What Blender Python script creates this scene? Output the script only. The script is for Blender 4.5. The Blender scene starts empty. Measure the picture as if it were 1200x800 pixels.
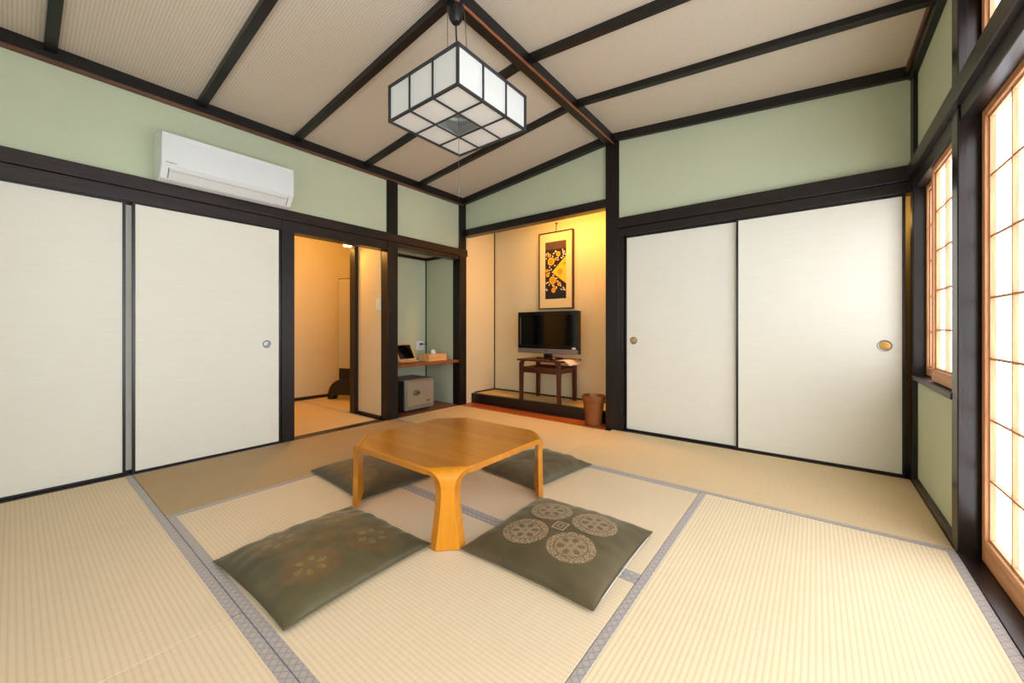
import bpy, bmesh, math, random
from mathutils import Vector, noise
random.seed(4)
sc = bpy.context.scene
COL = sc.collection
R = math.radians
CAMH = 0.914

# ------------------------------------------------------------------ helpers
def lin(r, g, b):
    f = lambda c: (c/255/12.92) if c/255 <= .04045 else ((c/255+.055)/1.055)**2.4
    return (f(r), f(g), f(b), 1.0)

class MB:
    """collects shapes that become ONE mesh object"""
    def __init__(s): s.v = []; s.f = []; s.mi = []
    def add(s, vs, fs, mi=0):
        n = len(s.v); s.v += [tuple(p) for p in vs]
        for f in fs: s.f.append([i+n for i in f]); s.mi.append(mi)
        return s
    def box(s, x0, x1, y0, y1, z0, z1, mi=0):
        v = [(x, y, z) for z in (z0, z1) for y in (y0, y1) for x in (x0, x1)]
        return s.add(v, [(0,2,3,1), (4,5,7,6), (0,1,5,4), (2,6,7,3), (0,4,6,2), (1,3,7,5)], mi)
    def obox(s, c, ax, ay, az, hx, hy, hz, mi=0):
        c, ax, ay, az = map(Vector, (c, ax, ay, az))
        v = [c+ax*hx*i+ay*hy*j+az*hz*k for k in (-1, 1) for j in (-1, 1) for i in (-1, 1)]
        return s.add(v, [(0,2,3,1), (4,5,7,6), (0,1,5,4), (2,6,7,3), (0,4,6,2), (1,3,7,5)], mi)
    def bar(s, p, q, w, h, mi=0, up=(0,0,1)):
        p, q = Vector(p), Vector(q); d = (q-p); L = d.length; d.normalize()
        side = d.cross(Vector(up)).normalized(); u = side.cross(d)
        return s.obox((p+q)/2, d, side, u, L/2, w/2, h/2, mi)
    def prism(s, poly, axis, a, b, mi=0):
        """poly of 2D points, extruded along axis from a to b (2D = the remaining axes in order)"""
        def P(p, t):
            if axis == 'x': return (t, p[0], p[1])
            if axis == 'y': return (p[0], t, p[1])
            return (p[0], p[1], t)
        n = len(poly)
        v = [P(p, a) for p in poly]+[P(p, b) for p in poly]
        f = [tuple(range(n))[::-1], tuple(range(n, 2*n))]+[(i, (i+1) % n, n+(i+1) % n, n+i) for i in range(n)]
        return s.add(v, f, mi)
    def tube(s, pts, r, seg=8, mi=0):
        pts = [Vector(p) for p in pts]; rings = []; n = len(pts)
        ref = None
        for i, p in enumerate(pts):
            d = (pts[min(i+1, n-1)]-pts[max(i-1, 0)]).normalized()
            a = d.orthogonal().normalized() if ref is None else (ref-d*ref.dot(d)).normalized()
            ref = a; b = d.cross(a)
            rr = r[i] if isinstance(r, (list, tuple)) else r
            rings.append([p+(a*math.cos(2*math.pi*k/seg)+b*math.sin(2*math.pi*k/seg))*rr for k in range(seg)])
        v = [q for g in rings for q in g]; f = []
        for i in range(n-1):
            for k in range(seg):
                f.append((i*seg+k, i*seg+(k+1) % seg, (i+1)*seg+(k+1) % seg, (i+1)*seg+k))
        f.append(tuple(range(seg))[::-1]); f.append(tuple(range((n-1)*seg, n*seg)))
        return s.add(v, f, mi)
    def lathe(s, prof, seg=32, c=(0,0,0), axis='z', sx=1, sy=1, mi=0):
        v = []; f = []
        for r, z in prof:
            for k in range(seg):
                t = 2*math.pi*k/seg; a, b = r*math.cos(t)*sx, r*math.sin(t)*sy
                p = {'z': (a, b, z), 'x': (z, a, b), 'y': (a, z, b)}[axis]
                v.append((p[0]+c[0], p[1]+c[1], p[2]+c[2]))
        for i in range(len(prof)-1):
            for k in range(seg):
                f.append((i*seg+k, i*seg+(k+1) % seg, (i+1)*seg+(k+1) % seg, (i+1)*seg+k))
        f.append(tuple(range(seg))[::-1]); f.append(tuple(range((len(prof)-1)*seg, len(prof)*seg)))
        return s.add(v, f, mi)
    def rect_ring(s, axis, a, b, u0, u1, w0, w1, t, mi=0):
        """four bars round a rectangle, u/w are the two remaining axes"""
        for (p0, p1, q0, q1) in ((u0, u0+t, w0, w1), (u1-t, u1, w0, w1), (u0+t, u1-t, w0, w0+t), (u0+t, u1-t, w1-t, w1)):
            if axis == 'x': s.box(a, b, p0, p1, q0, q1, mi)
            elif axis == 'y': s.box(p0, p1, a, b, q0, q1, mi)
            else: s.box(p0, p1, q0, q1, a, b, mi)
        return s
    def build(s, name, mats, parent=None, bevel=0, smooth=False, loc=None, sub=0):
        me = bpy.data.meshes.new(name)
        me.from_pydata(s.v, [], s.f)
        if not isinstance(mats, (list, tuple)): mats = [mats]
        for m in mats: me.materials.append(m)
        me.polygons.foreach_set('material_index', s.mi)
        bm = bmesh.new(); bm.from_mesh(me)
        bmesh.ops.recalc_face_normals(bm, faces=bm.faces); bm.to_mesh(me); bm.free()
        if smooth or bevel:
            me.polygons.foreach_set('use_smooth', [True]*len(me.polygons))
            me.set_sharp_from_angle(angle=R(38))
        me.update()
        o = bpy.data.objects.new(name, me); COL.objects.link(o)
        if parent: o.parent = parent
        if loc: o.location = loc
        if bevel:
            b = o.modifiers.new('bevel', 'BEVEL'); b.width = bevel; b.segments = 2; b.limit_method = 'ANGLE'; b.angle_limit = R(50)
            b.harden_normals = False
        if sub:
            q = o.modifiers.new('sub', 'SUBSURF'); q.levels = sub; q.render_levels = sub
        return o

def tag(o, label, cat=None, group=None, kind=None):
    o['label'] = label
    if cat: o['category'] = cat
    if group: o['group'] = group
    if kind: o['kind'] = kind
    return o
def thing(name, label, cat, loc=(0,0,0), rz=0, group=None):
    o = bpy.data.objects.new(name, None); COL.objects.link(o); o.empty_display_size = .05
    o.location = loc; o.rotation_euler = (0, 0, rz)
    return tag(o, label, cat, group)
def struct(o, label, cat):
    return tag(o, label, cat, None, 'structure')

# ------------------------------------------------------------------ node maths
class E:
    def __init__(s, nt, x): s.nt = nt; s.x = x
    def op(s, o, *a, clamp=False):
        n = s.nt.nodes.new('ShaderNodeMath'); n.operation = o; n.use_clamp = clamp
        for i, q in enumerate((s,)+a):
            q = q.x if isinstance(q, E) else q
            if isinstance(q, (int, float)): n.inputs[i].default_value = q
            else: s.nt.links.new(q, n.inputs[i])
        return E(s.nt, n.outputs[0])
    def __add__(s, o): return s.op('ADD', o)
    def __sub__(s, o): return s.op('SUBTRACT', o)
    def __mul__(s, o): return s.op('MULTIPLY', o)
    def __truediv__(s, o): return s.op('DIVIDE', o)
    def __neg__(s): return s.op('MULTIPLY', -1.0)
    def abs(s): return s.op('ABSOLUTE')
    def sin(s): return s.op('SINE')
    def lt(s, v): return s.op('LESS_THAN', v)
    def gt(s, v): return s.op('GREATER_THAN', v)
    def sqrt(s): return s.op('SQRT')
    def mod(s, v): return s.op('FLOORED_MODULO', v)
    def min(s, v): return s.op('MINIMUM', v)
    def max(s, v): return s.op('MAXIMUM', v)
    def step(s, a, b):   # smooth ramp a..b to 0..1
        n = s.nt.nodes.new('ShaderNodeMapRange'); n.interpolation_type = 'SMOOTHSTEP'
        s.nt.links.new(s.x, n.inputs[0]); n.inputs[1].default_value = a; n.inputs[2].default_value = b
        return E(s.nt, n.outputs[0])
def new_mat(name, rough=.6, spec=.5, metal=0.0, base=None):
    m = bpy.data.materials.new(name); m.use_nodes = True
    b = m.node_tree.nodes['Principled BSDF']
    b.inputs['Roughness'].default_value = rough; b.inputs['Specular IOR Level'].default_value = spec
    b.inputs['Metallic'].default_value = metal
    if base: b.inputs['Base Color'].default_value = base
    return m, m.node_tree, b
def coords(nt):
    t = nt.nodes.new('ShaderNodeTexCoord'); s = nt.nodes.new('ShaderNodeSeparateXYZ')
    nt.links.new(t.outputs['Object'], s.inputs[0])
    return t.outputs['Object'], E(nt, s.outputs[0]), E(nt, s.outputs[1]), E(nt, s.outputs[2])
def nz(nt, vec, scale=(1,1,1), detail=3, rough=.55, dist=0):
    mp = nt.nodes.new('ShaderNodeMapping'); mp.inputs['Scale'].default_value = scale
    nt.links.new(vec, mp.inputs[0])
    n = nt.nodes.new('ShaderNodeTexNoise'); n.inputs['Scale'].default_value = 1; n.inputs['Detail'].default_value = detail
    n.inputs['Roughness'].default_value = rough; n.inputs['Distortion'].default_value = dist
    nt.links.new(mp.outputs[0], n.inputs['Vector']); return E(nt, n.outputs[0])
def mix(nt, f, a, b):
    n = nt.nodes.new('ShaderNodeMix'); n.data_type = 'RGBA'
    for s_, q in ((0, f), (6, a), (7, b)):
        q = q.x if isinstance(q, E) else q
        if isinstance(q, (int, float, tuple)): n.inputs[s_].default_value = q
        else: nt.links.new(q, n.inputs[s_])
    return n.outputs[2]
def setc(nt, b, c): nt.links.new(c.x if isinstance(c, E) else c, b.inputs['Base Color'])
def bump(nt, b, h, dist=.002, strength=.5):
    n = nt.nodes.new('ShaderNodeBump'); n.inputs['Strength'].default_value = strength; n.inputs['Distance'].default_value = dist
    nt.links.new(h.x, n.inputs['Height']); nt.links.new(n.outputs[0], b.inputs['Normal'])

def plain(name, c, rough=.6, spec=.5, metal=0.0, var=.06, scale=6):
    m, nt, b = new_mat(name, rough, spec, metal)
    v, x, y, z = coords(nt); n = nz(nt, v, (scale,)*3, 4)
    d = tuple(q*(1-var) for q in c[:3])+(1,); l = tuple(min(1, q*(1+var)) for q in c[:3])+(1,)
    setc(nt, b, mix(nt, n.step(.3, .7), d, l)); return m

def plaster(name, c):
    m, nt, b = new_mat(name, .9, .15)
    v, x, y, z = coords(nt)
    big = nz(nt, v, (2, 2, 2), 3); fine = nz(nt, v, (260, 260, 260), 2)
    d = tuple(q*.96 for q in c[:3])+(1,)
    setc(nt, b, mix(nt, big.step(.3, .7), d, c)); bump(nt, b, fine, .0015, .35); return m

def wood(name, dark, light, axis, rough=.4, spec=.5, k=1.0, fine=1.0, coat=0):
    m, nt, b = new_mat(name, rough, spec)
    v, x, y, z = coords(nt)
    a = 2.2*k; c = 38*k
    s = {'x': (a, c, c), 'y': (c, a, c), 'z': (c, c, a)}[axis]
    g = nz(nt, v, s, 5, .6, .6)
    s2 = tuple(q*4 for q in s); g2 = nz(nt, v, s2, 3)
    f = (g*.7+g2*.3)
    setc(nt, b, mix(nt, f.step(.32, .68), dark, light)); bump(nt, b, f, .0008*fine, .35)
    if coat: b.inputs['Coat Weight'].default_value = coat; b.inputs['Coat Roughness'].default_value = .18
    return m

def tatami(name, axis, c0, c1, k=1.0):
    """rush mat: ribs run along the mat's long axis, rush runs across"""
    m, nt, b = new_mat(name, .62, .35)
    v, x, y, z = coords(nt)
    u, w = (x, y) if axis == 'x' else (y, x)
    rib = ((w*(2*math.pi/.0158)).sin()*.5+.5)
    knot = ((u*(2*math.pi/.0062)).sin()*.5+.5)
    sc_ = (14, 700, 1) if axis == 'y' else (700, 14, 1)
    rush = nz(nt, v, sc_, 2)
    big = nz(nt, v, (1.6, 1.6, 1), 3)
    streak = nz(nt, v, (6, 160, 1) if axis == 'y' else (160, 6, 1), 2)
    f = rib.step(0, .6)*.24*k+rush*.28+streak*.30+big*.3-.06
    setc(nt, b, mix(nt, f.step(.1, 1.0), c0, c1))
    h = rib.op('POWER', .6)*1.0+rush*.25+knot*.08
    bump(nt, b, h, .0010, .28)
    return m

def heri(name, axis, half):
    """woven border: grey lavender, thin diagonal lines, a gold dot in each lozenge"""
    m, nt, b = new_mat(name, .5, .4)
    v, x, y, z = coords(nt)
    u, w = (x, y) if axis == 'x' else (y, x)
    P = .031
    uu = ((u/P).mod(1.0)-.5)                      # along
    ww = w/P                                      # across, centred on the band
    d1 = ((uu+ww).mod(1.0)-.5).abs().lt(.05); d2 = ((uu-ww).mod(1.0)-.5).abs().lt(.05)
    line = d1.max(d2)
    r = (uu*uu+ww*ww).sqrt()
    dot = r.lt(.17)
    th = nz(nt, v, (900, 900, 1), 1)
    c = mix(nt, th, lin(150,144,142), lin(174,168,165))
    c = mix(nt, line*.6, c, lin(104,96,106)); c = mix(nt, dot*.65, c, lin(184,168,128))
    setc(nt, b, c); bump(nt, b, th, .0006, .4)
    b.inputs['Sheen Weight'].default_value = .25
    return m

def zabuton(name, base, tan, gap, rad, strength, tint2, gold=None):
    """olive silk cushion cloth with four round medallions and a small lozenge between them"""
    m, nt, b = new_mat(name, .5, .3)
    v, x, y, z = coords(nt)
    ax = x.abs()-gap; ay = y.abs()-gap
    r = (ax*ax+ay*ay).sqrt()/rad
    ang = ay.op('ARCTAN2', ax)
    inside = r.lt(1.0)
    vor = nt.nodes.new('ShaderNodeTexVoronoi'); vor.feature = 'DISTANCE_TO_EDGE'; vor.inputs['Scale'].default_value = 78
    nt.links.new(v, vor.inputs['Vector']); lace = E(nt, vor.outputs['Distance']).step(.0, .16)
    outer = r.gt(.68)
    # six dark petals at r = .42
    k = ang/(math.pi/3); fr = (k.mod(1.0)-.5)*(math.pi/3)
    px = r*fr.op('COSINE')-.42; py = r*fr.sin()
    petal = (px*px*.9+py*py*1.6).sqrt().lt(.155)
    ring = (r-.68).abs().lt(.03)
    hub = r.lt(.07)
    fine = nz(nt, v, (420, 420, 420), 2).step(.3, .7)
    ink = (outer*(lace*-1.0+1.0)).max(petal*.85).max(ring*.8).max(hub*.7)
    lace2 = (lace*-1.0+1.0)*.55
    ink = ink.max((outer*-1.0+1.0)*(fine*.35).max(lace2))
    f = inside*(ink*-1.0+1.0)
    # centre lozenge
    q = x.abs().max(y.abs()); sq = q.lt(.03)*((q-.018).abs().gt(.004))*(q.gt(.008))
    f = f.max(sq*.9)*strength
    weave = nz(nt, v, (300, 300, 300), 2); big = nz(nt, v, (5, 5, 5), 3)
    cloth = mix(nt, big.step(.3, .7), base, tint2)
    cloth = mix(nt, weave*.25, cloth, tuple(q_*1.35 for q_ in tint2[:3])+(1,))
    col = mix(nt, f, cloth, tan)
    if gold: col = mix(nt, inside*petal*lace*.8, col, gold)
    setc(nt, b, col); bump(nt, b, weave, .0005, .3)
    b.inputs['Sheen Weight'].default_value = .35; b.inputs['Sheen Roughness'].default_value = .35
    b.inputs['Sheen Tint'].default_value = (.8, .78, .55, 1)
    return m

def ceiling_cloth():
    m, nt, b = new_mat('woven ceiling cloth', .9, .1)
    v, x, y, z = coords(nt)
    rib = ((y*(2*math.pi/.015)).sin()*.5+.5)
    n = nz(nt, v, (30, 420, 30), 2); n2 = nz(nt, v, (160, 160, 160), 2)
    f = rib*.4+n*.6
    setc(nt, b, mix(nt, f.step(.15, .85), lin(190,180,164), lin(212,202,186)))
    bump(nt, b, rib*.7+n2*.5, .0015, .25); return m

def paper_white(name, c, d):
    m, nt, b = new_mat(name, .75, .25)
    v, x, y, z = coords(nt)
    s = nz(nt, v, (7, 7, 120), 4); s2 = nz(nt, v, (3, 3, 3), 2)
    setc(nt, b, mix(nt, (s*.7+s2*.3).step(.3, .7), d, c)); return m

def glow(name, c, strength):
    m = bpy.data.materials.new(name); m.use_nodes = True; nt = m.node_tree
    b = nt.nodes['Principled BSDF']; b.inputs['Base Color'].default_value = (.85, .84, .8, 1); b.inputs['Roughness'].default_value = .8
    b.inputs['Emission Color'].default_value = c; b.inputs['Emission Strength'].default_value = strength
    return m

M = {}
M['green'] = plaster('green plaster', lin(196,206,179))
M['beige'] = plaster('beige sand plaster', lin(213,204,172))
M['dx'] = wood('dark stained wood x', lin(10,7,7), lin(32,22,19), 'x', .36)
M['dy'] = wood('dark stained wood y', lin(10,7,8), lin(46,30,27), 'y', .36)
M['dz'] = wood('dark stained wood z', lin(9,7,7), lin(30,22,20), 'z', .42, .4)
M['kx'] = wood('near black wood x', lin(8,8,9), lin(20,18,18), 'x', .4)
M['ky'] = wood('near black wood y', lin(8,8,9), lin(20,18,18), 'y', .4)
M['bead'] = wood('worn red brown bead', lin(74,44,30), lin(118,74,50), 'y', .45)
M['black'] = plain('black lacquer', lin(24,23,25), .3, .5)
M['cedar_z'] = wood('pale cedar z', lin(186,130,88), lin(216,166,122), 'z', .5, .35)
M['cedar_y'] = wood('pale cedar y', lin(186,130,88), lin(216,166,122), 'y', .5, .35)
M['kumiko'] = wood('pale cedar lattice', lin(194,142,102), lin(216,170,130), 'z', .55, .3)
M['shoji'] = glow('daylit shoji paper', (.86, .925, 1.02, 1), 4.5)
M['shoji_fill'] = glow('added fill window paper', (.86, .925, 1.02, 1), 2.6)  # weaker glow for the unseen windows added behind the camera
M['ceil'] = ceiling_cloth()
M['fusuma'] = paper_white('fusuma paper', lin(231,232,222), lin(228,228,217))
M['tat_x'] = tatami('pale rush lengthwise x', 'x', lin(208,189,154), lin(231,212,181))
M['tat_y'] = tatami('rush with pale painted sheen y', 'y', lin(208,189,152), lin(236,218,184), 1.4)  # paler copy of the rush, its bright sheen painted into the colour
M['tan_x'] = tatami('rush with tan painted sheen x', 'x', lin(202,180,138), lin(228,207,166))  # same rush made tanner, weaker sheen put into the colour
M['tan_y'] = tatami('rush with tan painted sheen y', 'y', lin(164,139,100), lin(190,165,124))  # darkest copy of the rush, dull sheen painted in as tan
M['heri_x'] = heri('tatami border x', 'x', .0155); M['heri_y'] = heri('tatami border y', 'y', .0155)
M['amber'] = wood('amber plywood', lin(170,102,14), lin(192,124,26), 'x', .3, .5, .35, .3, .35)
M['amber_leg_lit'] = wood('amber plywood lit leg', lin(200,126,10), lin(220,144,20), 'z', .3, .5, .35, .3, .35)  # same plywood made lighter, light on the leg faces painted in
M['amber_edge'] = wood('plywood edge', lin(176,108,26), lin(198,130,38), 'x', .4, .4, .2, .3)
M['walnut_x'] = wood('walnut x', lin(52,20,11), lin(92,42,23), 'x', .32, .5, .6)
M['walnut_z'] = wood('walnut z', lin(52,20,11), lin(92,42,23), 'z', .32, .5, .6)
M['walnut_y'] = wood('walnut y', lin(52,20,11), lin(92,42,23), 'y', .32, .5, .6)
M['board'] = wood('red brown board', lin(150,72,26), lin(190,100,42), 'x', .35, .5, .6)
M['shelfwood'] = wood('brown shelf board', lin(112,62,34), lin(156,92,54), 'y', .4, .4, .6)
M['nichefloor'] = wood('brown niche floor', lin(84,52,34), lin(122,80,54), 'y', .4, .4, .6)
M['goza'] = plain('woven platform mat', lin(206,176,118), .6, .3, var=.08, scale=30)
M['white_pl'] = plain('white plastic', lin(226,233,236), .22, .5, var=.01)
M['grey_pl'] = plain('pale grey plastic', lin(214,217,216), .35, .5, var=.01)
M['slot'] = plain('dark slot', lin(70,72,74), .5)
M['chrome'] = plain('brushed chrome', lin(150,154,156), .34, .5, 1.0)
M['brass'] = plain('aged brass', lin(196,160,96), .3, .5, 1.0)
M['lampwhite'] = plain('opal acrylic', lin(236,238,236), .45, .4, var=.015)
_nt = M['lampwhite'].node_tree; _b = _nt.nodes['Principled BSDF']; _o = [q for q in _nt.nodes if q.type == 'OUTPUT_MATERIAL'][0]
_t = _nt.nodes.new('ShaderNodeBsdfTranslucent'); _t.inputs[0].default_value = (.86, .87, .86, 1)
_m = _nt.nodes.new('ShaderNodeMixShader'); _m.inputs[0].default_value = .22
_nt.links.new(_b.outputs[0], _m.inputs[1]); _nt.links.new(_t.outputs[0], _m.inputs[2]); _nt.links.new(_m.outputs[0], _o.inputs[0])
M['lampframe'] = plain('dark lamp frame', lin(38,42,46), .35, .5)

# ------------------------------------------------------------------ camera
cam = bpy.data.cameras.new('camera'); co = bpy.data.objects.new('camera', cam); COL.objects.link(co)
co.location = (0, 0, CAMH); co.rotation_euler = (R(90), 0, .6627)
cam.sensor_width = 36; cam.lens = 456/1200*36; cam.shift_y = -15/1200; cam.clip_start = .02
sc.camera = co

# ------------------------------------------------------------------ room shell
XL, XR, YB, YF = -3.365, .455, 3.35, -.5
RX = -1.483                                   # ridge line
def zc(x):                                    # underside of the ceiling panels
    return 2.68-(RX-x)*.105 if x < RX else 2.68-(x-RX)*.092
# floor
b = MB(); b.box(XL-1.9, XR+.16, YF-.1, YB+.65, -.16, -.05)
struct(b.build('floor', M['dx']), 'wooden subfloor under the straw mats', 'floor')
# ceiling: two slopes of woven cloth
b = MB()
b.prism([(XL-.12, zc(XL-.12)), (RX, zc(RX)), (XR+.14, zc(XR+.14)), (XR+.14, zc(XR+.14)+.05), (RX, zc(RX)+.05), (XL-.12, zc(XL-.12)+.05)], 'y', YF-.1, YB+.12)
struct(b.build('ceiling', M['ceil']), 'gabled ceiling of beige woven cloth between dark battens', 'ceiling')
# left wall, green above the tie beam (two bays split by the post)
gx = XL-.012
b = MB()
for y0, y1 in ((YF, 2.29), (2.412, 3.285)):
    b.box(gx-.08, gx, y0, y1, 1.80, zc(XL)+.02)
struct(b.build('wall_left', M['green']), 'pale green plaster above the sliding doors on the left', 'wall')
# back wall gable
b = MB()
def gable(x0, x1, y0, y1, z0):
    pts = [(x0, z0), (x1, z0), (x1, zc(x1)+.02)]+([(RX, zc(RX)+.02)] if x0 < RX < x1 else [])+[(x0, zc(x0)+.02)]
    b.prism(pts, 'y', y0, y1)
gable(-1.40, XR+.10, YB+.012, YB+.09, 1.83)
gable(XL-.10, -1.52, YB+.035, YB+.10, 2.06)
struct(b.build('wall_back', M['green']), 'pale green plaster gable above the alcove and the closet doors', 'wall')
# right wall pieces
wx = XR+.02
b = MB()
b.box(wx, wx+.08, 2.44, 3.30, .03, .62)
b.box(wx, wx+.08, 2.44, 3.30, 1.86, zc(wx)+.02)
b.box(wx+.02, wx+.08, YF, 2.37, 2.32, zc(wx)+.02)
struct(b.build('wall_right', M['green']), 'pale green plaster beside and above the paper windows', 'wall')
b = MB(); b.box(XL-.1, XR+.14, YF-.09, YF, 0, 2.72)
struct(b.build('wall_front', M['green']), 'pale green plaster wall at the near end of the room', 'wall')

TRIM = [0]
def trim(mb, m, label, bevel=.003, extra=None):
    TRIM[0] += 1
    o = struct(mb.build('trim_%d' % TRIM[0], m, bevel=bevel), label, 'trim')
    return o
# --- left wall timber
b = MB(); b.box(XL-.10, XL+.022, YF, 3.405, 1.787, 1.868)
trim(b, M['dy'], 'dark brown tie beam along the top of the left doors')
b = MB(); b.box(XL-.11, XL+.004, YF, 1.32, 1.708, 1.787); b.box(XL-.11, XL+.004, 1.32, 2.29, 1.70, 1.787); b.box(XL-.11, XL+.004, 2.412, 3.285, 1.742, 1.787)
trim(b, M['dy'], 'dark grooved door head under the left tie beam')
b = MB(); b.box(XL-.105, XL+.003, 1.318, 1.416, 0, 1.71)
trim(b, M['dz'], 'dark brown door post left of the open doorway')
b = MB(); b.box(XL-.105, XL+.008, 2.29, 2.412, -.04, zc(XL)-.02)
trim(b, M['dz'], 'dark full height post between the doorway and the safe niche', .004)
b = MB(); b.box(XL-.105, XL+.016, 3.28, 3.392, -.04, 1.79); b.box(XL-.03, XL+.012, 3.285, 3.392, 1.868, zc(XL)-.02)
trim(b, M['dz'], 'dark corner post between the safe niche and the picture alcove', .004)
b = MB(); b.box(XL-.115, XL-.001, YF, 1.318, -.05, .003); b.box(XL-.105, XL+.0, 1.416, 2.29, -.05, .004)
trim(b, M['dy'], 'dark sill along the foot of the left doors', .001)
b = MB(); b.box(XL-.05, XL+.02, YF, 3.35, 2.408, zc(XL)+.01)
trim(b, M['ky'], 'dark cornice board at the top of the left wall', .002)
b = MB(); b.box(XL-.05, XL+.03, YF, 3.34, 2.394, 2.408)
trim(b, M['bead'], 'reddish bead under the left cornice', .003)
# --- back wall timber
b = MB(); b.box(-1.524, -1.397, YB-.0, YB+.12, -.04, zc(RX)-.02)
trim(b, M['dz'], 'dark alcove post under the ridge beam', .004)
b = MB(); b.box(-1.40, XR+.03, YB-.022, YB+.10, 1.812, 1.905)
trim(b, M['dx'], 'dark tie beam above the white closet doors')
b = MB(); b.box(-1.40, XR+.03, YB+.0, YB+.10, 1.742, 1.812)
trim(b, M['dx'], 'dark grooved head above the white closet doors')
b = MB(); b.box(-1.40, XR+.03, YB+.0, YB+.10, -.05, .003)
trim(b, M['dx'], 'dark sill under the white closet doors', .001)
b = MB(); b.box(-1.40, -1.358, YB+.006, YB+.10, 0, 1.745)
trim(b, M['dz'], 'dark jamb left of the white closet doors', .002)
b = MB(); b.box(XL-.02, -1.524, YB+.0, YB+.10, 2.026, 2.108)
trim(b, M['dx'], 'dark drop lintel across the picture alcove')
b = MB()
for x0, x1 in ((XL, RX-.04), (RX+.04, XR+.02)):
    b.prism([(x0, zc(x0)-.068), (x1, zc(x1)-.068), (x1, zc(x1)+.005), (x0, zc(x0)+.005)], 'y', YB-.022, YB+.05)
trim(b, M['kx'], 'dark sloping cornice of the back gable', .002)
# --- right wall timber
b = MB(); b.box(XR, XR+.10, 3.278, 3.37, -.04, zc(XR)-.02)
trim(b, M['dz'], 'dark corner post right of the white closet doors', .003)
b = MB(); b.box(XR+.0, XR+.075, 2.365, 2.452, -.04, zc(XR)-.02)
M['dzr'] = wood('polished dark post', lin(14,11,12), lin(40,31,30), 'z', .26)
trim(b, M['dzr'], 'dark post between the small and the large paper windows', .004)
b = MB(); b.box(XR-.018, XR+.12, YF, 3.33, 1.823, 1.902)
trim(b, M['dy'], 'dark tie beam above the paper windows')
b = MB(); b.box(XR+.008, XR+.12, YF, 2.366, 1.762, 1.823); b.box(XR+.008, XR+.12, 2.452, 3.28, 1.742, 1.823)
trim(b, M['dy'], 'dark grooved head above the paper windows')
b = MB(); b.box(XR+.001, XR+.13, YF, 2.366, -.05, .004)
trim(b, M['dy'], 'dark grooved sill under the large paper window', .001)
b = MB(); b.box(XR-.004, XR+.12, 2.45, 3.282, .612, .64)
trim(b, M['dy'], 'dark sill board under the small window')
b = MB(); b.box(XR+.0, XR+.06, 2.45, 3.282, -.05, .035)
trim(b, M['dy'], 'dark baseboard under the small window', .002)
b = MB(); b.box(XR-.012, XR+.06, YF, 3.34, zc(XR)-.086, zc(XR)+.01)
trim(b, M['ky'], 'dark cornice board at the top of the right wall', .002)
b = MB(); b.box(XR-.026, XR-.012, YF, 3.335, zc(XR)-.034, zc(XR)-.004)
trim(b, M['bead'], 'reddish bead along the top of the right cornice', .003)
b = MB(); b.box(XR+.0, XR+.07, YF, 2.366, 2.27, 2.345)
trim(b, M['dy'], 'dark head of the transom window')
# --- ridge beam and battens
b = MB(); b.box(-1.520, -1.446, YF, YB, 2.597, 2.69)
rb = trim(b, M['ky'], 'dark ridge beam down the middle of the ceiling', .003)
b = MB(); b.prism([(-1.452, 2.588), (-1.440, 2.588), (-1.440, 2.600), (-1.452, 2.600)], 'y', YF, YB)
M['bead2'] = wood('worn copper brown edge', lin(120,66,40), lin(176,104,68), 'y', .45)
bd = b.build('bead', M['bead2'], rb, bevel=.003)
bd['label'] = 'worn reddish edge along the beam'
for i, y in enumerate((-.545+.672, .80, 1.425, 2.055, 2.69)):
    for side in (0, 1):
        b = MB()
        if side == 0: x0, x1 = XL, -1.515
        else: x0, x1 = -1.45, XR+.01
        b.prism([(x0, zc(x0)-.040), (x1, zc(x1)-.040), (x1, zc(x1)+.004), (x0, zc(x0)+.004)], 'y', y-.024, y+.024)
        n = ('first', 'second', 'third', 'fourth', 'fifth')[4-i]
        trim(b, M['kx'], '%s dark ceiling batten from the back wall, %s of the ridge' % (n, 'left' if side == 0 else 'right'), .002)

# ------------------------------------------------------------------ tatami mats
def mat(name_label, x0, x1, y0, y1, axis, h0=True, h1=True, z=0.0, look='tat_'):
    cx, cy = (x0+x1)/2, (y0+y1)/2; hx, hy = (x1-x0)/2-.0017, (y1-y0)/2-.0017
    t = thing('tatami_mat', name_label, 'tatami mat', (cx, cy, z-.05), group='tatami mats on the room floor' if x0 > -3.4 else 'tatami mats in the side room')
    b = MB(); b.box(-hx, hx, -hy, hy, 0, .05)
    b.build('rush_cover', M[look+axis], t, bevel=.003)
    W = .031
    for s_, on in ((-1, h0), (1, h1)):
        if not on: continue
        w = W if on is True else on
        b = MB()
        if axis == 'x':
            b.box(-hx, hx, -w/2, w/2, 0, .0505); o = b.build('cloth_border', M['heri_x'], t, bevel=.0012); o.location = (0, s_*(hy-w/2+.0003), .001)
        else:
            b.box(-w/2, w/2, -hy, hy, 0, .0505); o = b.build('cloth_border', M['heri_y'], t, bevel=.0012); o.location = (s_*(hx-w/2+.0003), 0, .001)
    return t
MX, M1x, M2x = -1.457, -2.462, -.510
Y1, Y2, Y3 = .455, 1.402, 2.365
mat('straw mat in the near left corner along the white sliding doors', XL, MX, YF, Y1, 'x')
mat('straw mat at the near edge of the photo, right of the short seam', MX, XR, YF, Y1, 'x')
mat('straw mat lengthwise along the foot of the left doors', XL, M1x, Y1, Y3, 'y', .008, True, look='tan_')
mat('straw mat under the near half of the low table', M1x, M2x, Y1, Y2, 'x')
mat('straw mat under the far half of the low table', M1x, M2x, Y2, Y3, 'x')
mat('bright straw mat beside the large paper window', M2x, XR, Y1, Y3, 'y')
mat('straw mat in front of the picture alcove and the safe niche', XL, MX, Y3, 3.288, 'x', True, False, look='tan_')
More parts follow.
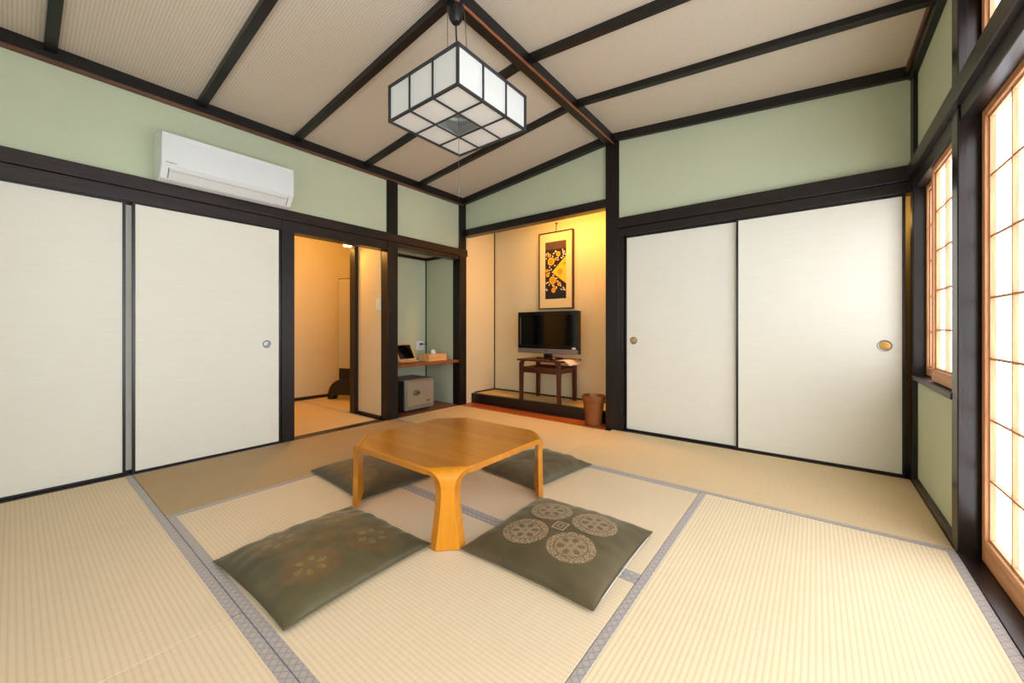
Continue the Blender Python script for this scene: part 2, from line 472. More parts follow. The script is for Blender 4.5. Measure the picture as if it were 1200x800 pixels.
mat('straw mat in front of the white closet doors', MX, XR, Y3, YB, 'x', True, False, look='tan_')
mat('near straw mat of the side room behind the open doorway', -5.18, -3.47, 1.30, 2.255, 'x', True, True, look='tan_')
mat('far straw mat of the side room, under the standing mirror', -5.18, -4.072, 2.257, 3.21, 'x', False, False, look='tan_')

# ------------------------------------------------------------------ sliding doors
def fusuma(n, label, axis, at, a0, a1, z0, z1, pull=None, thick=.018, sgn=1):
    """axis: 'x' = leaf in a plane X=at facing +X; 'y' = leaf in plane Y=at facing -Y (room side face at 'at')"""
    t = struct(bpy.data.objects.new('door_%d' % n, None), label, 'sliding door'); COL.objects.link(t)
    fr, pn = MB(), MB(); w = .015
    if axis == 'x':
        pn.box(at-thick, at-.003, a0+w, a1-w, z0+w, z1-w); fr.rect_ring('x', at-thick-.002, at, a0, a1, z0, z1, w)
    else:
        pn.box(a0+w, a1-w, at+.003, at+thick, z0+w, z1-w); fr.rect_ring('y', at, at+thick+.002, a0, a1, z0, z1, w)
    pn.build('panel', M['fusuma'], t)
    fr.build('door_frame', M['black'], t, bevel=.002)
    if pull:
        a, z, r = pull
        ring, cup = MB(), MB()
        pr = [(r*.72, -.0005), (r*.80, .004), (r*.95, .005), (r, .002), (r, -.001)]
        cp = [(r*.75, .0005), (r*.6, .0012), (.001, .0012)]
        if axis == 'x':
            ring.lathe([(q, at-.003+h) for q, h in pr], 32, (0, a, z), 'x'); cup.lathe([(q, at-.003+h) for q, h in cp], 32, (0, a, z), 'x')
        else:
            ring.lathe([(q, at+.003-h) for q, h in pr], 32, (a, 0, z), 'y'); cup.lathe([(q, at+.003-h) for q, h in cp], 32, (a, 0, z), 'y')
        h = ring.build('finger_pull', M['chrome'], t, smooth=True)
        h['label'] = 'round metal finger pull'
        cup.build('pull_cup', M['brass'] if axis == 'y' else M['chrome'], h, smooth=True)
    return t
fusuma(1, 'leftmost white sliding door with a dark thin frame', 'x', XL-.036, YF, .432, .004, 1.712)
fusuma(2, 'white sliding door under the air conditioner, small grey pull', 'x', XL-.006, .457, 1.316, .004, 1.712, (1.217, .794, .030))
fusuma(3, 'white sliding door behind the narrow gap left of the pull door', 'x', XL-.066, .30, 1.20, .004, 1.712)
fusuma(4, 'white closet door beside the alcove post, its pull at the left', 'y', YB+.040, -1.352, -.45, .004, 1.742, (-1.277, .808, .034))
fusuma(5, 'white closet door nearest the windows, its pull at the right', 'y', YB+.012, -.475, .434, .004, 1.742, (.342, .807, .036))

# ------------------------------------------------------------------ paper windows
def shoji(n, label, x, y0, y1, z0, z1, cols, rows, stile=.03, bot=.10, top=.03, gl=True):
    """leaf in plane X=x (room face), between y0 and y1"""
    t = struct(bpy.data.objects.new('window_%d' % n, None), label, 'paper window'); COL.objects.link(t)
    f = MB(); d = .030
    f.box(x, x+d, y0, y0+stile, z0, z1); f.box(x, x+d, y1-stile, y1, z0, z1)
    f.build('window_frame', M['cedar_z'], t, bevel=.003)
    f = MB(); f.box(x+.0005, x+d-.0005, y0+stile, y1-stile, z0, z0+bot); f.box(x+.0005, x+d-.0005, y0+stile, y1-stile, z1-top, z1)
    f.build('window_rail', M['cedar_y'], t, bevel=.003)
    k = MB(); kd0, kd1 = x+.012, x+.027; a0, a1 = y0+stile, y1-stile; b0, b1 = z0+bot, z1-top; kw = .0095
    k.rect_ring('x', kd0, kd1, a0, a1, b0, b1, .010)
    for i in range(1, cols):
        y = a0+(a1-a0)*i/cols; k.box(kd0, kd1, y-kw/2, y+kw/2, b0, b1)
    for j in range(1, rows):
        z = b0+(b1-b0)*j/rows; k.box(kd0+.001, kd1, a0, a1, z-kw/2+.0005, z+kw/2-.0005)
    k.build('lattice', M['kumiko'], t)
    p = MB(); p.box(kd1, kd1+.0015, a0-.003, a1+.003, b0-.003, b1+.003)
    pp = p.build('paper_pane', M['shoji'], t); pp['label'] = 'glowing white paper of an added window'
    return t
shoji(1, 'far leaf of the small paper window, next to the corner post', XR+.052, 2.885, 3.275, .645, 1.742, 2, 5, .028, .045, .03)
shoji(2, 'near leaf of the small paper window, next to the dark post', XR+.018, 2.50, 2.93, .645, 1.742, 2, 5, .028, .06, .03)
shoji(3, 'large floor length paper window at the right edge of the photo', XR+.060, 1.40, 2.343, .006, 1.765, 4, 7, .032, .09, .03)
shoji(4, 'large paper window just right of the photo edge', XR+.092, .46, 1.43, .006, 1.765, 4, 7, .032, .09, .03)
shoji(5, 'large paper window beside the near end of the room', XR+.060, -.49, .48, .006, 1.765, 4, 7, .032, .09, .03)
shoji(6, 'narrow transom window above the large paper window', XR+.060, 1.40, 2.345, 1.925, 2.28, 4, 1, .03, .03, .03)
shoji(7, 'narrow transom window toward the near end of the room', XR+.060, -.49, 1.40, 1.925, 2.28, 8, 1, .03, .03, .03)

def shoji_y(n, label, y, x0, x1, z0, z1, cols, rows):  # unseen windows, added to fill in light from the near wall
    t = struct(bpy.data.objects.new('window_%d' % n, None), label, 'paper window'); COL.objects.link(t)
    f = MB(); f.rect_ring('y', y-.03, y, x0, x1, z0, z1, .032); f.build('window_frame', M['cedar_z'], t, bevel=.003)
    k = MB(); a0, a1, b0, b1 = x0+.032, x1-.032, z0+.032, z1-.032
    for i in range(1, cols):
        x = a0+(a1-a0)*i/cols; k.box(x-.004, x+.004, y-.027, y-.012, b0, b1)
    for j in range(1, rows):
        z = b0+(b1-b0)*j/rows; k.box(a0, a1, y-.026, y-.013, z-.0035, z+.0035)
    k.build('lattice', M['kumiko'], t)
    p = MB(); p.box(a0-.003, a1+.003, y-.0285, y-.027, b0-.003, b1+.003)
    p.build('paper_pane', M['shoji_fill'], t)['label'] = 'glowing white paper of an added window'
shoji_y(8, 'left unseen paper window added in the near wall as fill light', YF+.034, -2.60, -1.62, .70, 1.76, 4, 5)
shoji_y(9, 'right unseen paper window added in the near wall as fill light', YF+.034, -1.58, -.60, .70, 1.76, 4, 5)

# ------------------------------------------------------------------ picture alcove (tokonoma)
TB = 3.935
b = MB()
b.box(XL-.06, XL-.0, 3.392, TB+.06, 0, 2.75)                      # left side
b.box(XL-.06, -1.36, TB, TB+.06, 0, 2.75)                         # back
b.box(-1.42, -1.36, YB+.12, TB, 0, 2.75)                          # right side
b.box(XL, -1.42, YB+.10, TB, 2.45, 2.5)                           # lid
struct(b.build('wall_alcove', M['beige']), 'beige sand plaster walls inside the picture alcove', 'wall')
b = MB(); b.box(XL, -1.42, 3.50, TB, -.05, .112)
struct(b.build('floor_2', M['goza']), 'raised woven floor of the picture alcove', 'floor')
b = MB(); b.box(XL, -1.42, 3.492, 3.545, -.05, .118)
trim(b, M['dx'], 'black lacquered front edge of the alcove platform', .004)
b = MB(); b.box(XL+.016, -1.524, 3.290, 3.493, -.05, .002)
trim(b, M['board'], 'reddish board in front of the alcove platform', .001)
b = MB(); b.box(XL, XL+.012, 3.545, TB, .112, .128); b.box(XL, -1.42, TB-.012, TB, .112, .128)
b.box(XL-.001, XL+.01, TB-.01, TB+.001, .12, 2.45)
trim(b, M['dx'], 'thin dark strip along the alcove corner and floor', .001)

b = MB()
b.box(-1.36, XR+.10, 4.10, 4.16, 0, 1.95); b.box(XR+.04, XR+.10, YB+.10, 4.10, 0, 1.95); b.box(-1.36, XR+.10, YB+.10, 4.16, 1.95, 2.0)
struct(b.build('wall_closet', M['beige']), 'beige closet wall seen through the slit beside the white doors', 'wall')
# ------------------------------------------------------------------ safe niche
NB = -3.975
b = MB()
b.box(NB-.05, NB, 2.36, 3.40, 0, 1.9); b.box(NB, XL-.105, 3.285, 3.34, 0, 1.9); b.box(NB, XL-.105, 2.345, 2.405, 0, 1.9)
struct(b.build('wall_niche', M['green']), 'pale green plaster inside the safe niche', 'wall')
b = MB(); b.box(NB, XL-.08, 2.40, 3.285, 1.82, 1.86)
struct(b.build('ceiling_2', M['ceil']), 'grey beige ceiling of the safe niche', 'ceiling')
b = MB(); b.box(NB, NB+.015, 2.405, 3.285, 1.785, 1.82); b.box(NB, XL-.1, 3.27, 3.286, 1.785, 1.82); b.box(NB, NB+.010, 3.274, 3.286, .0, 1.8)
trim(b, M['dy'], 'thin dark corner strips inside the safe niche', .001)
b = MB(); b.box(NB, XL-.001, 2.412, 3.285, -.05, .004)
struct(b.build('floor_3', M['nichefloor']), 'brown board floor of the safe niche', 'floor')

# ------------------------------------------------------------------ side room behind the doorway
b = MB()
b.box(-5.27, -5.18, 1.20, 3.30, 0, 2.35); b.box(-5.18, -4.03, 3.21, 3.29, 0, 2.35); b.box(-5.18, -3.48, 1.22, 1.30, 0, 2.35)
b.box(-3.89, -3.47, 2.286, 2.30, .03, 2.35)
b.box(-3.50, -3.42, 1.22, 2.30, 1.80, 2.35)
b.box(-4.07, -4.03, 2.35, 3.25, 0, 2.35)
struct(b.build('wall_side_room', M['beige']), 'beige plaster walls of the side room behind the doorway', 'wall')
b = MB(); b.box(-5.27, -3.42, 1.2, 3.3, 2.33, 2.39)
struct(b.build('ceiling_3', M['beige']), 'plain ceiling of the side room', 'ceiling')
b = MB(); b.box(-5.18, -5.165, 1.30, 3.21, 0, .04)
struct(b.build('baseboard_side_room', M['dy']), 'thin dark baseboard at the back of the side room', 'baseboard')
b = MB(); b.box(-3.985, -3.885, 2.245, 2.35, 0, 2.33)
trim(b, M['dz'], 'dark end post of the short partition in the side room', .003)
b = MB(); b.box(-3.885, -3.47, 2.274, 2.30, 0, .035)
trim(b, M['dx'], 'dark foot rail of the short partition', .002)

# ------------------------------------------------------------------ low table
TC = (-1.545, 1.445); HX, HY, CH, TZ, TT = .392, .386, .078, .33, .029
t = thing('low_table', 'low square amber plywood table with bent corner legs among the cushions', 'table', (TC[0], TC[1], .0016))
BR = .045
b = MB()
c2 = CH+BR*math.sqrt(2)
poly = []
for (sx, sy) in ((1, 1), (-1, 1), (-1, -1), (1, -1)):
    p, q = (sx*HX, sy*(HY-c2)), (sx*(HX-c2), sy*HY)
    if (sx*sy) < 0: p, q = q, p
    poly += [p, q]
n = len(poly)
v = [(x, y, TZ-TT) for x, y in poly]+[(x, y, TZ) for x, y in poly]
b.add(v, [tuple(range(n))[::-1]], 0); b.add(v, [tuple(range(n, 2*n))], 0)
b.add(v, [(i, (i+1) % n, n+(i+1) % n, n+i) for i in range(n)], 1)
bmv = b
# merge doubles so that the slab is one skin
def merged(mb):
    key = {}; idx = []; vs = []
    for p in mb.v:
        k = tuple(round(q, 6) for q in p)
        if k not in key: key[k] = len(vs); vs.append(p)
        idx.append(key[k])
    mb.v = vs; mb.f = [[idx[i] for i in f] for f in mb.f]; return mb
merged(b).build('tabletop', [M['amber'], M['amber_edge']], t, bevel=.0025)
for (sx, sy) in ((1, -1), (-1, -1), (1, 1), (-1, 1)):
    b = MB()
    C = Vector((sx*(HX-CH/2), sy*(HY-CH/2), 0)); d = Vector((sx, sy, 0)).normalized(); tg = Vector((-d.y, d.x, 0))
    path = []
    for i in range(13):
        a = i/12*math.pi/2
        path.append((-BR+BR*math.sin(a), TZ-BR+BR*math.cos(a), math.sin(a), math.cos(a), BR*a))
    zz = TZ-BR; N = 22
    for i in range(1, N+1):
        z = zz*(1-i/N); path.append((0, z, 1, 0, BR*math.pi/2+(zz-z)))
    L = path[-1][4]; rings = []
    for s_, z, ns, nzz, l in path:
        w = .021+(CH/math.sqrt(2)+BR-.021)*math.exp(-(l/.046)**1.3)+.029*(max(0, (l-.07)/(L-.07)))**1.25
        o = C+d*s_+Vector((0, 0, z)); nn = d*ns+Vector((0, 0, nzz)); i_ = o-nn*TT
        wi = w+TT*.85*min(1, (l/.055)**1.5)
        rings.append([o+tg*w, o-tg*w, i_-tg*wi, i_+tg*wi])
    v = [p for r in rings for p in r]; m_ = len(rings)
    for i in range(m_-1):
        for k in range(4):
            b.add([], [], 0); b.f.append([i*4+k, i*4+(k+1) % 4, (i+1)*4+(k+1) % 4, (i+1)*4+k]); b.mi.append(0 if k in (0, 2) else 1)
    b.v = [tuple(p) for p in v]
    b.f.append([(m_-1)*4+k for k in range(4)]); b.mi.append(1)
    b.build('leg', [M['amber_leg_lit'], M['amber_edge']], t, smooth=True, bevel=.002)

# ------------------------------------------------------------------ cushions
def cushion(label, cx, cy, hx, hy, rz, h, m, seed, rump=.004, fold=None):
    t = thing('floor_cushion', label, 'cushion', (cx, cy, 0), rz, 'olive cushions round the low table')
    N = 56; b = MB(); top, bot = [], []
    def pt(i, j):
        u, v = 2*i/N-1, 2*j/N-1
        u = math.copysign(1-(1-abs(u))**1.25, u); v = math.copysign(1-(1-abs(v))**1.25, v)
        px = hx*u*(1-.035*(1-v*v)**1.0*abs(u)); py = hy*v*(1-.035*(1-u*u)*abs(v))
        return u, v, px, py
    for i in range(N+1):
        for j in range(N+1):
            u, v, px, py = pt(i, j)
            e = (max(0, 1-abs(u)**3.0)**.55)*(max(0, 1-abs(v)**3.0)**.55)
            z = .016+(h-.016)*e
            w = noise.noise(Vector((px*5+seed, py*5, seed)))*rump*1.2+noise.noise(Vector((px*16, py*16+seed, 3)))*rump*.45
            # pinch folds running in from the edges
            ed = 1-e
            w += math.sin(px*70+seed+3*noise.noise(Vector((px*4, py*4, seed))))*rump*.45*max(0, abs(v)-.55)*2*e**.5
            w += math.sin(py*70+seed*2+3*noise.noise(Vector((px*4, py*4, seed+9))))*rump*.45*max(0, abs(u)-.55)*2*e**.5
            if fold: w += fold(px, py)
            top.append((px, py, max(.008, z+w*min(1, e*2.5))))
            bot.append((px, py, .016*(1-min(1, e*3.0))+.0005))
    n1 = N+1; edge = set()
    vs = top+bot; off = len(top); fs = []
    for i in range(N):
        for j in range(N):
            a = [i*n1+j, (i+1)*n1+j, (i+1)*n1+j+1, i*n1+j+1]
            fs.append(a); fs.append([off+q for q in a[::-1]])
    for i in range(N):
        for (p, q) in (((i)*n1, (i+1)*n1), (i*n1+N, (i+1)*n1+N), (i, i+1), (N*n1+i, N*n1+i+1)):
            fs.append([p, q, off+q, off+p])
    b.add(vs, fs); merged(b)
    o = b.build('cover', m, t, smooth=True)
    s = MB(); ring = []
    for i in range(N): ring.append(pt(i, 0))
    for j in range(N): ring.append(pt(N, j))
    for i in range(N, 0, -1): ring.append(pt(i, N))
    for j in range(N, 0, -1): ring.append(pt(0, j))
    pts = [(q[2], q[3], .014) for q in ring]; pts.append(pts[0])
    s.tube(pts, .0035, 6); s.build('seam', m, t, smooth=True)
    return t
olive, olive2 = lin(72,63,42), lin(88,78,54)
M['cushA'] = zabuton('olive silk worn', lin(62,56,36), lin(106,76,46), .125, .100, .75, lin(86,79,52), lin(132,118,58))
M['cushB'] = zabuton('olive silk with medallions', olive, lin(158,134,106), .107, .096, .95, olive2)
M['cushC'] = zabuton('dark olive silk', lin(64,55,38), lin(110,88,66), .107, .098, .6, lin(76,66,47))
M['cushD'] = zabuton('plain olive silk', lin(72,65,48), lin(88,78,58), .107, .096, .0, lin(90,82,62))
cushion('creased green floor cushion with worn brown medallions, front left of the table', -1.555, .775, .292, .288, R(2), .078, M['cushA'], 1.3, .009)
cB = cushion('olive floor cushion with four tan lace medallions, front right of the table', -.858, 1.436, .292, .300, R(1.0), .074, M['cushB'], 4.1, .005)
cushion('dark olive floor cushion with a faint medallion, behind the left table leg', -2.19, 1.365, .318, .225, R(-4), .070, M['cushC'], 7.7, .003)
cushion('plain wrinkled olive floor cushion behind the right table leg', -1.443, 2.112, .232, .283, R(-7), .070, M['cushD'], 2.2, .010)
b = MB(); b.tube([(.294, -.24, .016), (.2925, -.1, .017), (.2925, .1, .017), (.294, .235, .016)], .0015, 6)
z_ = b.build('zipper', M['grey_pl'], cB, smooth=True); z_['label'] = 'white zip line along the right edge'

# ------------------------------------------------------------------ pendant lamp
LX, LY, Z0, Z1, HW = -1.46, 1.422, 1.960, 2.148, .252
t = thing('pendant_lamp', 'square white panelled pendant lamp with a dark lattice frame hanging from the ridge', 'lamp', (LX, LY, Z0))
H = Z1-Z0; fw = .012
b = MB()
for sx in (-1, 1):
    for sy in (-1, 1): b.box(*sorted((sx*HW, sx*(HW-fw))), *sorted((sy*HW, sy*(HW-fw))), 0, H)
for z0, z1 in ((0, fw), (H-fw, H)):
    for s_ in (-1, 1):
        b.box(-HW+fw, HW-fw, *sorted((s_*HW, s_*(HW-fw))), z0, z1); b.box(*sorted((s_*HW, s_*(HW-fw))), -HW+fw, HW-fw, z0, z1)
b.build('lamp_frame', M['lampframe'], t, bevel=.0015)
b = MB(); g = .006; th = HW-fw
for k in (-1, 1):
    q = k*(2*HW)/6
    for s_ in (-1, 1):
        b.box(q-g/2, q+g/2, *sorted((s_*(HW-.001), s_*(HW-.008))), fw, H-fw); b.box(*sorted((s_*(HW-.001), s_*(HW-.008))), q-g/2, q+g/2, fw, H-fw)
    b.box(q-g/2, q+g/2, -th, th, .001, .008); b.box(-th, th, q-g/2, q+g/2, .0015, .0085)
b.build('lattice', M['lampframe'], t)
for i in range(4):
    b = MB(); s_ = HW-.0095
    lo, hi = -HW+fw, HW-fw
    if i == 0: b.box(lo, hi, -s_, -s_+.003, fw, H-fw)
    if i == 1: b.box(lo, hi, s_-.003, s_, fw, H-fw)
    if i == 2: b.box(-s_, -s_+.003, lo, hi, fw, H-fw)
    if i == 3: b.box(s_-.003, s_, lo, hi, fw, H-fw)
    b.build('side_panel', M['lampwhite'], t)
b = MB(); q = HW/3
b.box(-th, -q, -th, th, .009, .012); b.box(q, th, -th, th, .009, .012); b.box(-q, q, -th, -q, .009, .012); b.box(-q, q, q, th, .009, .012)
b.build('bottom_panel', M['lampwhite'], t)
b = MB()                                                           # inner reflector box with the socket
b.box(-th, th, -th, th, H-.012, H-.008)
b.build('reflector', M['white_pl'], t)
b = MB(); pts = [(.12*math.cos(a*math.pi/16), .12*math.sin(a*math.pi/16), H*.55) for a in range(33)]
b.tube(pts, .012, 8); b.build('ring_tube', M['grey_pl'], t, smooth=True)
b = MB(); b.box(-.012, .012, -.13, .13, H*.62, H*.72); b.box(-.13, .13, -.012, .012, H*.62, H*.72); b.box(-.05, .05, -.05, .05, H*.72, H-.012)
b.build('socket', M['lampframe'], t)
b = MB(); top = 2.597-Z0
b.lathe([(.004, top-.088), (.022, top-.086), (.034, top-.066), (.044, top-.02), (.044, top)], 28, (-.022, 0, 0))
b.build('canopy', M['black'], t, smooth=True)
b = MB(); b.tube([(-.022, 0, top-.085), (-.020, .004, top-.2), (-.008, .002, H+.10), (-.004, 0, H-.008)], .0042, 8); b.build('power_cable', M['black'], t, smooth=True)
for k in (-1, 1):
    b = MB(); e1, e2 = Vector((-.022+k*.028, k*.034, top)), Vector((k*.04, k*.04, H-.008))
    b.tube([e1, e2], .0018, 6); b.build('wire', M['chrome'], t, smooth=True)
b = MB(); b.tube([(0, 0, H*.62), (0, 0, -.30)], .0012, 6); b.tube([(0, 0, -.30), (0, 0, -.315), (0, 0, -.345)], [.003, .006, .005], 8)
b.tube([(0, 0, -.345), (0, 0, -.37)], .0012, 6)
b.build('pull_cord', M['chrome'], t, smooth=True)

# ------------------------------------------------------------------ air conditioner
t = thing('air_conditioner', 'white wall mounted air conditioner on the green wall above the door', 'air conditioner', (gx, .945, 1.872))
AL = .385; D = .212; AZ = 1.872
pro = [(.0, -.004), (.0, .282), (.165, .276), (.196, .262), (.207, .20), (.209, .12), (.206, .062), (.196, .052), (.150, -.012), (.10, -.025), (.03, -.004)]
b = MB(); b.prism([(x, z) for x, z in pro], 'y', -AL, AL)
b.build('housing', M['white_pl'], t, bevel=.004)
b = MB()
fp = [(.199, .262), (.2105, .20), (.2125, .12), (.2095, .058), (.204, .058), (.204, .262)]
b.prism(fp, 'y', -AL+.002, AL-.002); b.build('front_panel', M['white_pl'], t, bevel=.003)
b = MB(); e1, e2 = Vector((.196, 0, .050)), Vector((.152, 0, -.010)); dd = (e2-e1).normalized(); nn = Vector((.8, 0, -.6)).normalized()
b.obox((e1+e2)/2+nn*.002, (0, 1, 0), dd, nn, AL-.040, .034, .003); b.build('louver', M['grey_pl'], t, bevel=.0015)
b = MB()
for s_ in (-1, 1): b.obox((e1+e2)/2+Vector((0, s_*(AL-.037), 0))+nn*.0035, (0, 1, 0), dd, nn, .0012, .034, .002)
b.obox(e1+dd*.018+nn*.0055, (0, 1, 0), dd, nn, AL-.042, .0007, .0006)
b.build('louver_gap', M['slot'], t)
def text(body, size, name, m, parent, loc, rot, depth=.0006, align='LEFT', spacing=1.0):
    cu = bpy.data.curves.new(name, 'FONT'); cu.body = body; cu.size = size; cu.extrude = depth; cu.align_x = align; cu.space_character = spacing; cu.resolution_u = 3
    o = bpy.data.objects.new(name, cu); COL.objects.link(o)
    dg = bpy.context.evaluated_depsgraph_get(); me = bpy.data.meshes.new_from_object(o.evaluated_get(dg))
    bpy.data.objects.remove(o); bpy.data.curves.remove(cu)
    me.name = name; me.materials.clear(); me.materials.append(m)
    q = bpy.data.objects.new(name, me); COL.objects.link(q); q.parent = parent; q.location = loc; q.rotation_euler = rot
    return q
M['ink'] = plain('grey blue ink', lin(60,72,104), .5)
text('Panasonic', .0135, 'lettering', M['ink'], t, (.2118, -AL+.020, .072), (R(90), 0, R(90)))

# ------------------------------------------------------------------ alcove: stand, television, picture, basket
SX0, SX1, SY0, SY1, SZ, PZ = -2.635, -2.105, 3.50, 3.88, .578, .118
t = thing('television_stand', 'dark walnut open stand on the alcove platform under the television', 'stand', ((SX0+SX1)/2, (SY0+SY1)/2, PZ))
hx, hy, hz = (SX1-SX0)/2, (SY1-SY0)/2, SZ-PZ
b = MB(); b.box(-hx-.015, hx+.045, -hy-.02, hy+.015, hz-.020, hz); b.build('stand_top', M['walnut_x'], t, bevel=.004)
for sx in (-1, 1):
    for sy in (-1, 1):
        b = MB(); x, y = sx*(hx-.022), sy*(hy-.022)
        z0_ = 0 if sy < 0 else -.006
        # leg curves into the top with a bent shoulder
        pl = [(x-sx*.0, z0_), (x, hz-.075)]
        prof = []
        w = .022
        out = [(x+sx*w, z0_), (x+sx*w, hz-.06)]+[(x+sx*w-sx*.042*(1-math.cos(a)), hz-.06+.042*math.sin(a)) for a in (R(20), R(45), R(70), R(90))]
        inn = [(x-sx*w-sx*.03, hz-.018), (x-sx*w-sx*.008, hz-.035), (x-sx*w, hz-.075), (x-sx*(w-.006), z0_)]
        b.prism(out+inn, 'y', y-.018, y+.018); b.build('leg', M['walnut_z'], t, bevel=.003)
for sy in (-1, 1):
    b = MB(); b.box(-hx+.04, hx-.04, sy*(hy-.022)-.010, sy*(hy-.022)+.010, hz-.150, hz-.085); b.build('rail', M['walnut_x'], t, bevel=.002)
for sx in (-1, 1):
    b = MB(); b.box(sx*(hx-.022)-.010, sx*(hx-.022)+.010, -hy+.04, hy-.04, hz-.145, hz-.095); b.build('rail', M['walnut_y'], t, bevel=.002)

TVY = 3.70; TX0, TX1, TZ0, TZ1 = -2.788, -1.998, .632, 1.108
t = thing('television', 'black flat screen television with a silver lower bezel, standing in the alcove', 'television', ((TX0+TX1)/2, TVY, SZ))
hw = (TX1-TX0)/2; z0, z1 = TZ0-SZ, TZ1-SZ
M['tvblack'] = plain('gloss black bezel', lin(14,14,15), .14, .5)
M['screen'] = plain('dark glass screen', lin(6,6,7), .08, .5)
M['silver'] = plain('silver grey plastic', lin(132,128,126), .35, .5, .4)
b = MB(); b.box(-hw, hw, .004, .075, z0+.002, z1); b.box(-hw+.12, hw-.12, .075, .11, z0+.08, z1-.08); b.build('cabinet', M['tvblack'], t, bevel=.006)
b = MB(); b.rect_ring('y', -.012, .004, -hw, hw, z0+.055, z1, .042); b.build('bezel', M['tvblack'], t, bevel=.004)
b = MB(); b.box(-hw+.042, hw-.042, -.002, .003, z0+.097, z1-.042); b.build('screen', M['screen'], t)
b = MB(); b.box(-hw, hw, -.016, .02, z0, z0+.054); b.build('speaker_bar', M['silver'], t, bevel=.005)
b = MB(); b.box(-.022, .022, -.0175, -.016, z0+.030, z0+.038); b.build('badge', M['slot'], t)
b = MB(); b.box(hw-.062, hw-.018, -.0135, -.012, z0+.060, z0+.078); b.build('sticker', M['white_pl'], t)
b = MB(); b.box(-hw+.036, -hw+.042, -.0135, -.012, z0+.10, z1-.06); b.build('trim_line', M['silver'], t)
b = MB(); b.box(-.05, .05, .015, .05, .012, z0+.03); b.build('neck', M['tvblack'], t, bevel=.004)
b = MB(); b.lathe([(.001, .0), (.17, .0), (.172, .006), (.16, .014), (.04, .018), (.001, .018)], 40, (.02, .03, 0), 'z', 1, .62); b.build('foot', M['tvblack'], t, smooth=True)

M['leaflet'] = plain('pinkish white paper', lin(226,204,190), .7)
b = MB(); v = []
for i in range(9):
    u = i/8; x = .135*u; z = .0015 if u < .5 else .0015-.05*((u-.5)/.5)**1.4
    v += [(x, -.17+.03*u, z), (x-.0, .15-.01*u, z)]
fs = [(2*i, 2*i+2, 2*i+3, 2*i+1) for i in range(8)]
b.add(v, fs)
o = b.build('paper_leaflet', M['leaflet'], None, smooth=True, loc=(SX1-.022, (SY0+SY1)/2-.03, SZ))
sm = o.modifiers.new('thick', 'SOLIDIFY'); sm.thickness = .003; sm.offset = 1
tag(o, 'pale paper leaflet drooping over the right end of the walnut stand', 'leaflet')
b = MB(); b.box(-.028, .028, -.02, .02, 0, .020)
tag(b.build('remote_receiver', M['tvblack'], None, bevel=.003, loc=(SX1-.095, SY0+.008, SZ)), 'small black box at the front edge of the stand beside the leaflet', 'electronic box')

b = MB(); pts = []
for i in range(25):
    u = i/24; pts.append((-3.30+.9*u, 3.906+.006*math.sin(u*7), .117+.002))
pts += [(-2.37, 3.912, .14), (-2.36, 3.914, .35)]
b.tube(pts, .0042, 6)
tag(b.build('power_cord', M['black'], None, smooth=True), 'thin black power cord lying on the alcove floor behind the stand', 'cord')

# framed picture
PXC, PY = -2.398, 3.905
t = thing('framed_picture', 'tall framed textile picture with orange flowers hanging in the alcove', 'picture', (PXC, PY, 1.146))
pw, ph = .232, .905
b = MB(); b.rect_ring('y', -.014, .028, -pw, pw, 0, ph, .012); b.build('picture_frame', M['walnut_z'], t, bevel=.002)
M['matboard'] = plain('cream mat board', lin(222,205,158), .8, .2, var=.02)
b = MB(); b.box(-pw+.012, pw-.012, -.004, .026, .012, ph-.012); b.build('mount', M['matboard'], t)
M['p_dark'] = plain('dark brown print', lin(48,36,34), .8, .2); M['p_brown'] = plain('grey brown print', lin(88,66,56), .8, .2)
M['p_yel'] = plain('yellow print', lin(238,190,58), .8, .2); M['p_or'] = plain('orange print', lin(236,146,36), .8, .2); M['p_wh'] = plain('white print', lin(228,220,208), .8, .2)
M['p_navy'] = plain('blue black print', lin(38,40,50), .8, .2)
b = MB(); ax, az0, az1 = .142, .118, .790; Wd, Hg = 2*ax, az1-az0
def quad(u0, u1, w0, w1, mi, d):
    b.box(-ax+Wd*u0, -ax+Wd*u1, -.004-d, -.004, az1-Hg*w1, az1-Hg*w0, mi)
quad(0, 1, 0, 1, 0, .0006); quad(0, 1, 0, .135, 1, .0009); quad(0, 1, .875, 1, 5, .0009)
def disc(u, w, r, mi, d, e=1.0, rot=0, k=18):
    cx, cz = -ax+Wd*u, az1-Hg*w; pts = []
    for i in range(k):
        a = 2*math.pi*i/k; p, q = r*math.cos(a), r*e*math.sin(a)
        x = cx+p*math.cos(rot)-q*math.sin(rot); z = cz+p*math.sin(rot)+q*math.cos(rot)
        pts.append((min(ax, max(-ax, x)), min(az1, max(az0, z))))
    b.prism(pts, 'y', -.004-d, -.0042, mi)
P = lambda u, w: (-ax+Wd*u, az1-Hg*w)
b.prism([P(.32, .535), P(1, .27), P(1, .745)], 'y', -.0052, -.0042, 2)
disc(.72, .535, .036, 3, .0016); disc(.92, .40, .018, 3, .0016)
FL = [(.28, .345, .042), (.36, .675, .042), (.63, .225, .026), (.12, .575, .022), (.67, .745, .022), (.40, .85, .026), (.08, .50, .018), (.50, .31, .015), (.20, .235, .02), (.42, .78, .014)]
for i, (u, w, r) in enumerate(FL):
    for k in range(9):
        a = k*2*math.pi/9; disc(u+math.cos(a)*r*.8/Wd, w+math.sin(a)*r*.8/Hg, r*.36, 2, .0012, 1, 0, 10)
    disc(u, w, r*.78, 3, .0017)
rr = random.Random(9)
